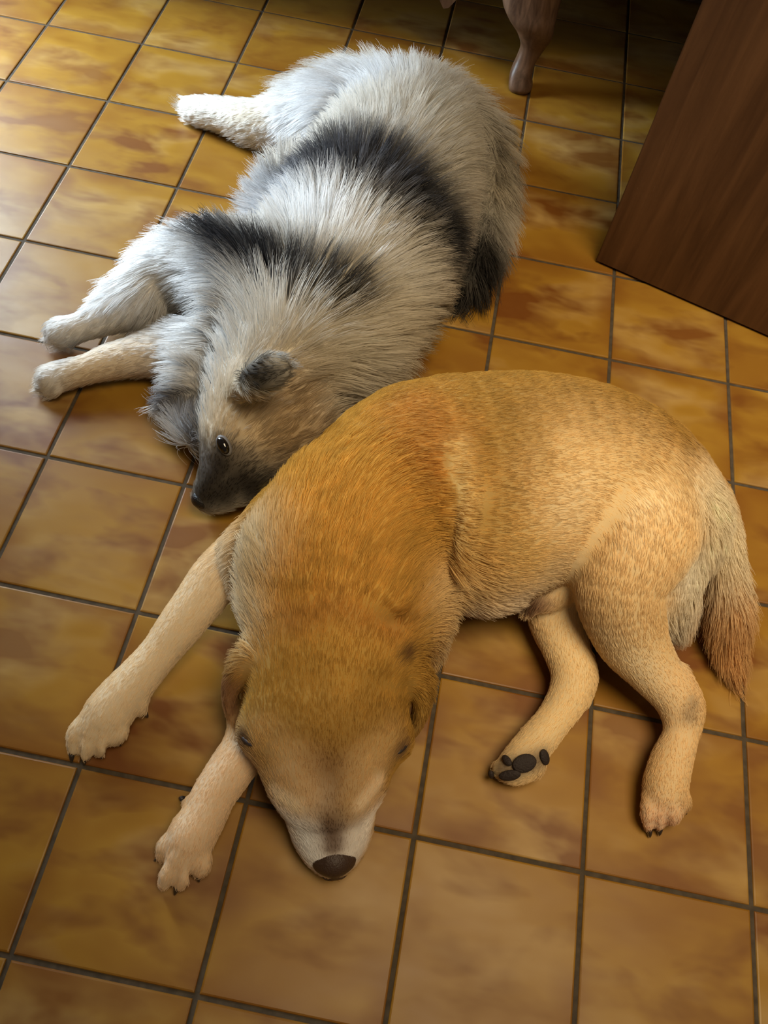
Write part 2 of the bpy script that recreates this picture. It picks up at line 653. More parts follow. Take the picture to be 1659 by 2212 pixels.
    def flow(self, P, N):
        S = np.concatenate(self.S)
        T = np.concatenate(self.T)
        R = np.concatenate(self.Rr)
        out = np.zeros_like(P)
        for a in range(0, len(P), 8000):
            p = P[a:a + 8000]
            d = np.sqrt(np.maximum(((p ** 2).sum(1)[:, None] + (S ** 2).sum(1)[None] - 2 * p @ S.T), 0)) - R[None]
            d -= d.min(1)[:, None]
            w = np.exp(-np.minimum(d / 0.018, 30))
            out[a:a + 8000] = w @ T
        out -= N * (out * N).sum(1)[:, None]
        return out / (np.linalg.norm(out, axis=1)[:, None] + 1e-9)


def vnoise(P, scale, seed=0):
    """smooth value noise, 0..1"""
    q = P * scale + seed * 17.31
    i = np.floor(q).astype(np.int64)
    u = q - i
    u = u * u * (3 - 2 * u)
    r = 0
    for dx in (0, 1):
        for dy in (0, 1):
            for dz in (0, 1):
                hsh = (i[:, 0] + dx) * 73856093 ^ (i[:, 1] + dy) * 19349663 ^ (i[:, 2] + dz) * 83492791 ^ (seed * 2654435)
                hsh = (hsh ^ (hsh >> 13)) * 1274126177 & 0x7fffffff
                v = (hsh % 65536) / 65535.0
                w = (u[:, 0] if dx else 1 - u[:, 0]) * (u[:, 1] if dy else 1 - u[:, 1]) * (u[:, 2] if dz else 1 - u[:, 2])
                r = r + w * v
    return r


def seg_dist(P, pts):
    pts = [np.asarray(p, float) for p in pts]
    if len(pts) == 1:
        return np.linalg.norm(P - pts[0], axis=1)
    best = None
    for a, b in zip(pts[:-1], pts[1:]):
        ab = b - a
        t = np.clip(((P - a) @ ab) / (ab @ ab + 1e-12), 0, 1)
        d = np.linalg.norm(P - a - t[:, None] * ab, axis=1)
        best = d if best is None else np.minimum(best, d)
    return best


def paint(body, P, base, marks):
    """coat colour, some light and shade painted in: marks are (photo points on the coat, radius m, colour, strength)"""
    col = np.tile(np.array(base, float), (len(P), 1))
    wob = (vnoise(P, 28, 3) - 0.5) * 0.8 + (vnoise(P, 75, 4) - 0.5) * 0.5
    for pts, R, c, s in marks:
        d = seg_dist(P, [body.surf(*p) for p in pts]) / R
        w = s * np.exp(-np.maximum(d + wob * 0.35, 0) ** 2.4)
        col = col * (1 - w[:, None]) + np.array(c) * w[:, None]
    return col


def roots(V, Q, n, dens):
    """random root points on the quads, weighted by area and density"""
    A, B, C_, D = (V[Q[:, i]] for i in range(4))
    ar = 0.5 * np.linalg.norm(np.cross(C_ - A, D - B), axis=1)
    cen = (A + B + C_ + D) / 4
    w = ar * dens(cen)
    w[cen[:, 2] < 0.006] = 0
    i = RNG.choice(len(Q), n, p=w / w.sum())
    u, v = RNG.random((2, n, 1))
    return (A[i] * (1 - u) + B[i] * u) * (1 - v) + (D[i] * (1 - u) + C_[i] * u) * v


def hair_object(name, pts, rad, col, mat, parent):
    lum = np.clip(col @ np.array([.3, .6, .1]), .004, 1)[:, None]
    col = np.clip(col * (1 + .38 * np.exp(-((lum - .35) / .28) ** 2)), 0, .97)
    n, m_, _ = pts.shape
    hc = bpy.data.hair_curves.new(name)
    hc.add_curves([m_] * n)
    hc.attributes['position'].data.foreach_set('vector', pts.astype(np.float32).ravel())
    r = hc.attributes.get('radius') or hc.attributes.new('radius', 'FLOAT', 'POINT')
    r.data.foreach_set('value', rad.astype(np.float32).ravel())
    a = hc.attributes.new('coat', 'FLOAT_COLOR', 'CURVE')
    a.data.foreach_set('color', np.c_[np.clip(col, 0, 1), np.ones(n)].astype(np.float32).ravel())
    return link(name, hc, mat, parent, kind='stuff')


def coat_attr(me, col):
    lum = np.clip(col @ np.array([.3, .6, .1]), .004, 1)[:, None]
    col = np.clip(col * (1 + .38 * np.exp(-((lum - .35) / .28) ** 2)), 0, .97)
    a = me.color_attributes.new('coat', 'FLOAT_COLOR', 'POINT')
    a.data.foreach_set('color', np.c_[np.clip(col, 0, 1), np.ones(len(col))].astype(np.float32).ravel())


def strands(body, P, length, lift, npts, clump=0.0, nclump=0, droop=0.0, jitter=0.25, fall=0.0):
    """strand polylines leaving the skin along the coat's lie"""
    N = body.normal(P)
    T = body.flow(P, N)
    if not np.isscalar(fall):                       # long coats part along the back and fall down the sides
        G = N * N[:, 2:3]
        G[:, 2] -= 1
        T = T + fall * G
        T /= np.linalg.norm(T, axis=1)[:, None] + 1e-9
    B = np.cross(N, T)
    n = len(P)
    tw = (vnoise(P, 22, 7) - 0.5) * 1.0 * jitter * 2 + RNG.normal(0, jitter * 0.5, n)
    T2 = T * np.cos(tw)[:, None] + B * np.sin(tw)[:, None]
    lf = lift * np.exp(RNG.normal(0, 0.25, n))
    L = length * RNG.uniform(0.75, 1.15, n)
    pts = np.zeros((n, npts, 3))
    pts[:, 0] = P - N * np.minimum(.0008, .03 * length)[:, None]
    cur = pts[:, 0].copy()
    for j in range(1, npts):
        s = (j - 0.5) / (npts - 1)
        dirv = T2 * (1 - 0.15 * (1 - s)) + N * (lf * (1.35 - 0.7 * s))[:, None]
        dirv[:, 2] -= droop * s * s
        dirv /= np.linalg.norm(dirv, axis=1)[:, None]
        cur = cur + dirv * (L / (npts - 1))[:, None]
        pts[:, j] = cur
    if nclump:
        from mathutils.kdtree import KDTree
        ci = RNG.choice(n, nclump, replace=False)
        kd = KDTree(nclump)
        for q, c in enumerate(ci):
            kd.insert(P[c], q)
        kd.balance()
        near = np.array([kd.find(p)[1] for p in P])
        G = pts[ci][near]
        sc = (L / L[ci][near])[:, None, None]
        G = G[:, :1] + (G - G[:, :1]) * np.clip(sc, 0.5, 1.5)
        sv = (np.arange(npts) / (npts - 1)) ** 1.2
        cl = clump * RNG.uniform(0.5, 1.1, n) * np.clip((length - .004) / .012, .12, 1)
        wt = np.clip(cl[:, None] * sv[None], 0, 0.95)[:, :, None]
        pts = pts * (1 - wt) + G * wt
    pts[:, :, 2] = np.maximum(pts[:, :, 2], 0.0012)
    tint = RNG.normal(0, 1, max(nclump, 1))
    return pts, (tint[near] if nclump else np.zeros(n))


def taper(n, npts, r0, r1):
    s = np.arange(npts) / (npts - 1)
    return np.tile(r0 + (r1 - r0) * s ** 1.5, (n, 1)) * RNG.uniform(0.75, 1.25, (n, 1))


def ellipsoid(name, c, ax, radii, mat, parent, seg=20, rings=12):
    """a small organ with its own axes; ax rows are unit vectors"""
    V, F = [], []
    for i in range(rings + 1):
        th = math.pi * i / rings
        for k in range(seg):
            ph = 2 * math.pi * k / seg
            l = np.array([math.sin(th) * math.cos(ph), math.sin(th) * math.sin(ph), math.cos(th)]) * radii
            V.append(np.asarray(c) + l @ ax)
    for i in range(rings):
        for k in range(seg):
            j = (k + 1) % seg
            F.append((i * seg + k, i * seg + seg + k, i * seg + seg + j, i * seg + j))
    return link(name, mesh_from(V, F, name, True), mat, parent)


def frame(t, up=(0, 0, 1)):
    t = np.asarray(t, float)
    t = t / np.linalg.norm(t)
    b = np.cross(up, t)
    b /= np.linalg.norm(b) + 1e-9
    return np.stack([t, b, np.cross(t, b)])


def claw(parent, p0, p1, r, mat, drop=0.4):
    """curved tapering claw from p0 to p1"""
    p0, p1 = np.asarray(p0, float), np.asarray(p1, float)
    L = np.linalg.norm(p1 - p0)
    fr = frame(p1 - p0)
    V, F = [], []
    ns, sg = 7, 10
    for i in range(ns):
        s = i / (ns - 1)
        c = p0 + (p1 - p0) * s + np.array([0, 0, L * drop * (s * (1 - s))])
        rr = r * (1 - s) ** 0.6 + r * 0.08
        for k in range(sg):
            a = 2 * math.pi * k / sg
            V.append(c + fr[1] * math.cos(a) * rr * 0.8 + fr[2] * math.sin(a) * rr)
    for i in range(ns - 1):
        for k in range(sg):
            j = (k + 1) % sg
            F.append((i * sg + k, i * sg + j, i * sg + sg + j, i * sg + sg + k))
    F.append(tuple(range(sg))[::-1])
    F.append(tuple((ns - 1) * sg + k for k in range(sg)))
    V = [np.array([v[0], v[1], max(v[2], 0.0008)]) for v in V]
    return link('claw', mesh_from(V, F, 'claw', True), mat, parent)


# ================================================================= the golden labrador
def build_labrador():
    b = Body((-0.22, -0.16, -0.012), (1.00, 0.86, 0.36), 0.003)
    # nose - head - neck - back - rump
    b.chain([(721, 1866, .030, 34), (718, 1828, .038, 62), (715, 1782, .046, 86, .95), (712, 1735, .052, 92, .95), (709, 1690, .075, 98)], k=.01)
    b.chain([(710, 1712, .094, 66, .8), (708, 1685, .092, 98, .85), (706, 1632, .088, 142, .88),
             (704, 1540, .094, 174, .86), (710, 1440, .104, 182, .86), (730, 1350, .118, 196, .9), (742, 1262, .130, 216, .92),
             (778, 1174, .138, 218, .97), (855, 1094, .145, 220), (935, 1062, .146, 244, .97), (1040, 1057, .145, 254, .95),
             (1140, 1040, .142, 236, .98), (1240, 1032, .145, 208), (1330, 1066, .138, 196), (1405, 1112, .125, 162), (1445, 1138, .115, 122)], k=.03)
    # brow, cheeks, stop
    b.chain([(556, 1580, .100, 40), (590, 1565, .115, 50), (620, 1545, .12, 50)], k=.025, flow=0)
    b.chain([(852, 1600, .100, 36), (825, 1580, .115, 46), (800, 1560, .12, 50)], k=.025, flow=0)
    b.chain([(694, 1835, .026, 30), (678, 1795, .030, 38), (666, 1750, .036, 36)], k=.015, flow=0)
    b.chain([(750, 1835, .026, 30), (760, 1795, .030, 38), (768, 1750, .036, 36)], k=.015, flow=0)
    b.chain([(705, 1690, .150, 20), (707, 1620, .19, 20), (707, 1560, .21, 12)], k=.03, carve=True)
    # ears, folded along the skull
    b.chain([(560, 1410, .135, 36), (522, 1440, .118, 38), (500, 1480, .095, 36), (500, 1525, .07, 30), (514, 1565, .05, 18)], k=.008, flat=(1, .2, .25, .42), tag=2)
    b.chain([(862, 1420, .14, 36), (890, 1450, .122, 38), (910, 1490, .10, 38), (908, 1540, .075, 34), (888, 1585, .05, 20)], k=.008, flat=(-1, .1, .25, .42), tag=2)
    # shoulders, chest, loose neck skin
    b.chain([(870, 940, .20, 85), (925, 1030, .205, 92), (935, 1120, .185, 90), (905, 1230, .15, 92), (890, 1320, .11, 82), (905, 1385, .065, 52)], k=.022)
    b.chain([(650, 1072, .12, 48), (594, 1152, .12, 78), (575, 1240, .10, 76), (590, 1320, .08, 60)], k=.035)
    b.chain([(702, 1068, .20, 74), (645, 1172, .19, 82)], k=.04, flow=0)
    # skin wrinkles behind the skull, the fold behind the shoulder, the tuck of the flank
    b.chain([(600, 1352, .203, 15), (690, 1322, .233, 16), (780, 1318, .235, 16), (850, 1352, .196, 15)], k=.018, carve=True)
    b.chain([(620, 1388, .20, 11), (700, 1364, .226, 11), (790, 1364, .226, 11)], k=.018, carve=True)
    b.chain([(955, 1000, .276, 8), (976, 1050, .276, 9), (982, 1110, .268, 10), (972, 1180, .243, 10), (968, 1250, .205, 9)], k=.022, carve=True)
    b.chain([(962, 950, .255, 14), (998, 1015, .262, 17), (1012, 1085, .258, 18), (1000, 1160, .236, 16), (985, 1215, .205, 12)], k=.014, flow=0)
    b.chain([(1215, 1010, .292, 8), (1160, 1060, .295, 9), (1110, 1140, .28, 9)], k=.03, carve=True)
    # ---- forelegs
    b.chain([(560, 1190, .12, 68), (508, 1196, .098, 46), (468, 1247, .085, 54), (427, 1302, .072, 51), (385, 1357, .06, 47), (347, 1407, .05, 42),
             (307, 1454, .042, 44), (265, 1503, .034, 50), (235, 1540, .028, 52), (215, 1570, .022, 46)], k=.014)
    b.chain([(610, 1490, .05, 54), (560, 1565, .05, 56), (528, 1620, .045, 51), (492, 1672, .04, 49), (462, 1718, .036, 47), (440, 1765, .032, 48), (415, 1805, .028, 52), (400, 1842, .022, 46)], k=.014)
    for toes in ([((205, 1540), (167, 1580), (161, 1615)), ((220, 1555), (190, 1605), (184, 1630)), ((240, 1555), (226, 1603), (217, 1620)), ((258, 1545), (258, 1580), (250, 1595))],
                 [((390, 1800), (360, 1825), (353, 1850)), ((398, 1830), (368, 1880), (357, 1907)), ((418, 1830), (402, 1885), (388, 1908)), ((435, 1820), (438, 1865), (430, 1882))]):
        for i, (a, m_, e) in enumerate(toes):
            b.chain([(*a, .028, 19), (*m_, .025, 20), (*e, .015, 16)], k=.0035)
    b.chain([(300, 1518, .03, 20), (309, 1538, .022, 9)], k=.006, flow=0)
    b.chain([(418, 1737, .03, 20), (402, 1732, .024, 8)], k=.006, flow=0)
    # ---- hind legs: upper one, its thigh standing proud of the belly
    b.chain([(1400, 1075, .175, 108), (1385, 1150, .18, 122), (1338, 1250, .155, 100), (1358, 1362, .100, 80), (1402, 1434, .075, 60), (1450, 1494, .06, 49),
             (1472, 1540, .05, 44), (1470, 1588, .042, 37), (1449, 1650, .037, 44), (1437, 1700, .034, 47), (1436, 1740, .025, 42)], k=.016)
    b.chain([(1470, 1450, .07, 18), (1498, 1500, .06, 16), (1508, 1532, .05, 14), (1496, 1575, .042, 14)], k=.009, flow=0)
    for a, e in (((1408, 1720), (1404, 1782)), ((1428, 1730), (1426, 1782)), ((1452, 1730), (1450, 1766)), ((1468, 1715), (1474, 1740))):
        b.chain([(*a, .03, 21), ((a[0] + e[0]) / 2, (a[1] + e[1]) / 2 + 4, .027, 22), (*e, .016, 15)], k=.003)
    # clefts between the toes
    for ch in (((176, 1575), (168, 1605), (170, 1640)), ((207, 1578), (200, 1612), (196, 1645)), ((240, 1580), (236, 1604), (232, 1622)),
               ((372, 1832), (350, 1856), (340, 1870)), ((395, 1852), (380, 1890), (368, 1925)), ((424, 1850), (416, 1878), (408, 1900)),
               ((1418, 1745), (1415, 1770), (1414, 1800)), ((1441, 1745), (1439, 1770), (1438, 1798)), ((1461, 1730), (1463, 1750), (1464, 1770))):
        b.chain([(*ch[0], .047, 3.5), (*ch[1], .036, 6), (*ch[2], .014, 6)], k=.006, carve=True)
    # buttock and thigh behind
    b.chain([(1440, 1140, .14, 76), (1440, 1230, .12, 72), (1440, 1305, .08, 56), (1452, 1345, .06, 32)], k=.02)
    # lower hind leg
    b.chain([(1205, 1235, .07, 76), (1205, 1330, .048, 64), (1222, 1400, .046, 50), (1238, 1452, .042, 48), (1230, 1500, .038, 44), (1198, 1552, .034, 38),
             (1158, 1602, .033, 40), (1128, 1640, .032, 41), (1102, 1660, .028, 32), (1082, 1660, .024, 20)], k=.012)
    b.chain([(1262, 1420, .04, 17), (1276, 1462, .036, 14), (1260, 1510, .032, 15)], k=.01, flow=0)
    b.chain([(1150, 1655, .03, 26), (1120, 1674, .024, 17)], k=.01, flow=0)
    # belly skin, sheath
    b.chain([(1030, 1225, .10, 90), (1085, 1208, .10, 82), (1160, 1140, .125, 80)], k=.03, flow=0)
    b.chain([(1215, 1160, .10, 80), (1210, 1230, .075, 70)], k=.02, flow=0)
    b.chain([(1230, 1245, .105, 50), (1185, 1278, .095, 42), (1152, 1297, .088, 27)], k=.008)
    # tail
    b.chain([(1470, 1045, .16, 60), (1530, 1058, .165, 38), (1562, 1112, .15, 32), (1570, 1200, .12, 33), (1577, 1300, .075, 37), (1576, 1370, .042, 30), (1583, 1425, .025, 16), (1588, 1455, .014, 6)], k=.006)
    b.floor_cut()
    V, Q = b.mesh()

    root = link('labrador_dog', None, None, None, category='dog',
                label='golden yellow short-haired dog sleeping curled with its head on the tiles')
    o0 = at(950, 1150, 0.0)
    root.location = (o0[0], o0[1], 0)

    gold, deep, pale, cream = (.375, .218, .045), (.27, .142, .028), (.62, .44, .18), (.78, .66, .46)
    marks = [
        ([(1100, 850), (1300, 880), (1440, 1000)], .12, (.33, .190, .048), .8),
        ([(720, 1430), (710, 1580)], .13, deep, .85), ([(760, 1100), (740, 1260)], .11, (.64, .38, .085), .8),
        ([(640, 1345), (730, 1312), (850, 1360)], .02, (.36, .15, .035), .5),  # shade painted into the neck wrinkles
        ([(880, 880), (930, 960)], .05, (.44, .20, .05), .6),
        ([(980, 970), (1012, 1080), (995, 1180)], .018, pale, .8),  # edge of the shoulder fold painted pale, as if lit
        ([(545, 1180), (520, 1270), (530, 1310)], .045, cream, .9), ([(962, 1270), (965, 1350), (945, 1415)], .04, (.74, .56, .30), .9),
        ([(440, 1285), (345, 1400), (220, 1560), (165, 1640)], .065, (.80, .65, .45), .95), ([(490, 1180), (455, 1240)], .04, (.80, .66, .47), .9),
        ([(478, 1690), (430, 1770), (400, 1830), (365, 1915)], .06, (.72, .54, .36), .95), ([(505, 1645)], .03, (.72, .54, .36), .9),
        ([(1290, 1075), (1390, 1120), (1420, 1220)], .09, (.82, .64, .36), .85), ([(1240, 1090), (1200, 1130)], .03, cream, .4),  # pale hip coat, lightened further for the warm light on the rump
        ([(1400, 1200), (1340, 1300), (1370, 1400)], .09, (.74, .55, .30), .9),
        ([(1300, 1380), (1370, 1450), (1430, 1530)], .035, cream, .9),
        ([(1480, 1480), (1480, 1600), (1440, 1720)], .045, (.72, .53, .30), .85),
        ([(1430, 1780), (1400, 1790)], .03, (.74, .50, .34), .8),
        ([(1500, 1230), (1505, 1290), (1470, 1350)], .04, (.90, .84, .70), .92),
        ([(1180, 1340), (1240, 1450), (1160, 1600), (1090, 1650)], .08, (.78, .60, .34), .92),
        ([(1050, 1290), (1110, 1300), (1000, 1320)], .045, (.80, .68, .52), .9), ([(1110, 1200), (1060, 1260)], .05, pale, .7),
        ([(1210, 1230), (1190, 1270)], .03, (.55, .43, .26), .8), ([(1150, 1308)], .012, (.035, .018, .012), .95),
        ([(1170, 1305)], .018, (.22, .10, .05), .7),
        ([(1548, 1080), (1572, 1180), (1578, 1230)], .05, (.92, .82, .62), .95), ([(1570, 1340), (1580, 1440)], .06, (.58, .36, .17), .8),
        ([(700, 1672), (704, 1700)], .026, (.20, .095, .035), .7), ([(705, 1710), (714, 1760), (720, 1830)], .016, (.15, .085, .045), .9),
        ([(722, 1850)], .03, (.10, .05, .03), .8),
        ([(652, 1785), (664, 1822), (685, 1850)], .030, (.95, .93, .92), .98), ([(783, 1785), (774, 1822), (755, 1850)], .028, (.90, .83, .76), .98), ([(712, 1770), (720, 1830)], .013, (.16, .09, .05), .85),  # white muzzle, its left side painted brighter for the window light
        ([(625, 1665), (650, 1722)], .03, (.52, .35, .18), .8), ([(800, 1665), (780, 1722)], .03, (.48, .32, .16), .8), ([(600, 1718), (640, 1742)], .010, (.80, .66, .46), .8), ([(815, 1690), (780, 1738)], .010, (.78, .62, .42), .8),
        ([(560, 1590), (590, 1610)], .022, (.50, .33, .14), .6), ([(840, 1600), (820, 1620)], .022, (.50, .33, .14), .6),
        ([(492, 1480), (500, 1530)], .02, (.26, .13, .07), .8), ([(530, 1600)], .012, (.10, .055, .035), .9), ([(865, 1622)], .012, (.14, .08, .05), .8),
        ([(1092, 1662), (1150, 1645), (1172, 1636)], .016, (.09, .055, .045), .75), ([(876, 1415)], .012, (.14, .07, .03), .9), ([(1490, 1545), (1498, 1520)], .012, (.25, .17, .10), .6),
    ]
    base = gold
    vcol = paint(b, V, base, marks)
    me = mesh_arrays(V - np.array(root.location), Q, 'body')
    coat_attr(me, vcol * 0.75)
    link('body', me, mat_skin('labrador_skin'), root)

    # short coat
    P = roots(V, Q, 165000, lambda c: np.where(c[:, 2] < .03, .6, 1.0))
    col = paint(b, P, base, marks)
    streak = vnoise(P, 130, 21) * 0.5 + vnoise(P, 60, 22) * 0.5
    col = col * (0.86 + 0.30 * streak[:, None]) * RNG.uniform(0.88, 1.1, (len(P), 1))
    L = np.full(len(P), .010)

    def zone(pts, R, val):
        d = seg_dist(P, [b.surf(*p) for p in pts]) / R
        w = np.exp(-d ** 3)
        return w, val
    for w, v in (zone([(720, 1150), (740, 1260)], .13, .022), zone([(950, 1250), (940, 1400)], .05, .032), zone([(520, 1200), (530, 1320)], .05, .030),
                 zone([(720, 1440), (710, 1560)], .10, .009), zone([(712, 1680), (715, 1850)], .075, .005),
                 zone([(400, 1320), (230, 1560), (160, 1640)], .07, .0055), zone([(520, 1640), (360, 1910)], .07, .0055),
                 zone([(1180, 1380), (1240, 1460), (1090, 1650)], .05, .0055), zone([(1400, 1450), (1490, 1560), (1420, 1780)], .06, .0055),
                 zone([(1470, 1360), (1510, 1280)], .03, .026), zone([(1560, 1120), (1575, 1250)], .05, .020), zone([(1575, 1330), (1585, 1450)], .06, .042),
                 zone([(1050, 1320), (1120, 1310)], .03, .022)):
        L = L * (1 - w) + v * w
    pts, tint = strands(b, P, L, np.where(L > .014, .30, .13), 4, clump=.45, nclump=22000, droop=.08, jitter=.22)
    col = col * np.exp(.07 * tint * np.clip((L - .004) / .012, .1, 1))[:, None]
    hair_object('coat', pts - np.array(root.location), taper(len(P), 4, .00036, .00012), col, mat_hair('labrador_hair'), root)

    def loc(p):
        return np.asarray(p) - np.array(root.location)
    # nose leather
    pn = at(722, 1866, .046)
    fr = frame(at(722, 1890, .03) - at(716, 1800, .05))
    nb = Body(pn - .05, pn + .05, .002)
    q = lambda x, y, z, r: (*(pn + fr[0] * x + fr[1] * y * .85 + np.array([0, 0, z])), r, 1.0)
    nb.chain([q(-.004, -.012, .004, .014), q(-.002, 0, .007, .016), q(-.004, .012, .004, .014)], k=.008, px=False)
    nb.chain([q(-.016, 0, .006, .010), q(-.004, 0, .010, .014)], k=.01, px=False)
    nb.chain([q(.004, -.006, -.010, .012), q(.004, .006, -.010, .012)], k=.01, px=False)
    nb.chain([q(.013, -.011, .000, .0045), q(.004, -.020, -.004, .004)], k=.004, carve=True, px=False)
    nb.chain([q(.013, .011, .000, .0045), q(.004, .020, -.004, .004)], k=.004, carve=True, px=False)
    nb.floor_cut(.002)
    nV, nQ = nb.mesh()
    link('nose', mesh_arrays(nV - np.array(root.location), nQ, 'nose'), M_NOSE_L, root)
    # closed eyes: dark lid slits
    for (x0, y0), (x1, y1) in (((522, 1592), (546, 1612)), ((880, 1608), (858, 1628))):
        p0, p1 = b.surf(x0, y0), b.surf(x1, y1)
        ellipsoid('closed_eyelid', loc((p0 + p1) / 2), frame(p1 - p0), (np.linalg.norm(p1 - p0) * .5, .0028, .0028), M_LID, root)
    # claws
    def cl(x0, y0, x1, y1, z0=.012, z1=.004, r=.0045):
        claw(root, loc(at(x0, y0, z0)), loc(at(x1, y1, z1)), r, M_CLAW)
    for c in ((156, 1628, 155, 1648), (182, 1636, 182, 1654), (216, 1622, 221, 1640), (250, 1598, 262, 1612), (312, 1540, 320, 1550),
              (352, 1852, 332, 1860), (356, 1908, 346, 1922), (384, 1915, 377, 1934), (428, 1888, 430, 1906), (396, 1727, 387, 1724),
              (1402, 1786, 1404, 1810), (1426, 1784, 1424, 1806), (1450, 1764, 1458, 1782), (1476, 1740, 1483, 1760), (1076, 1656, 1058, 1664), (1084, 1676, 1066, 1682)):
        cl(*c)
    # pads of the turned-up hind paw
    for (x, y), (rx, ry), a in (((1132, 1648), (.0145, .0105), .3), ((1102, 1672), (.0135, .0065), .3), ((1172, 1634), (.0065, .0105), .4), ((1098, 1644), (.0045, .008), .8), ((1066, 1670), (.004, .008), .2)):
        p = b.surf(x, y)
        nrm = b.normal(p)[0]
        t = CR[0] * math.cos(a) - CR[1] * math.sin(a)
        t = t - nrm * (t @ nrm)
        t /= np.linalg.norm(t)
        ellipsoid('paw_pad', loc(p + nrm * .0035), np.stack([t, np.cross(nrm, t), nrm]), (rx, ry, .0035), M_PAD, root)
    return b


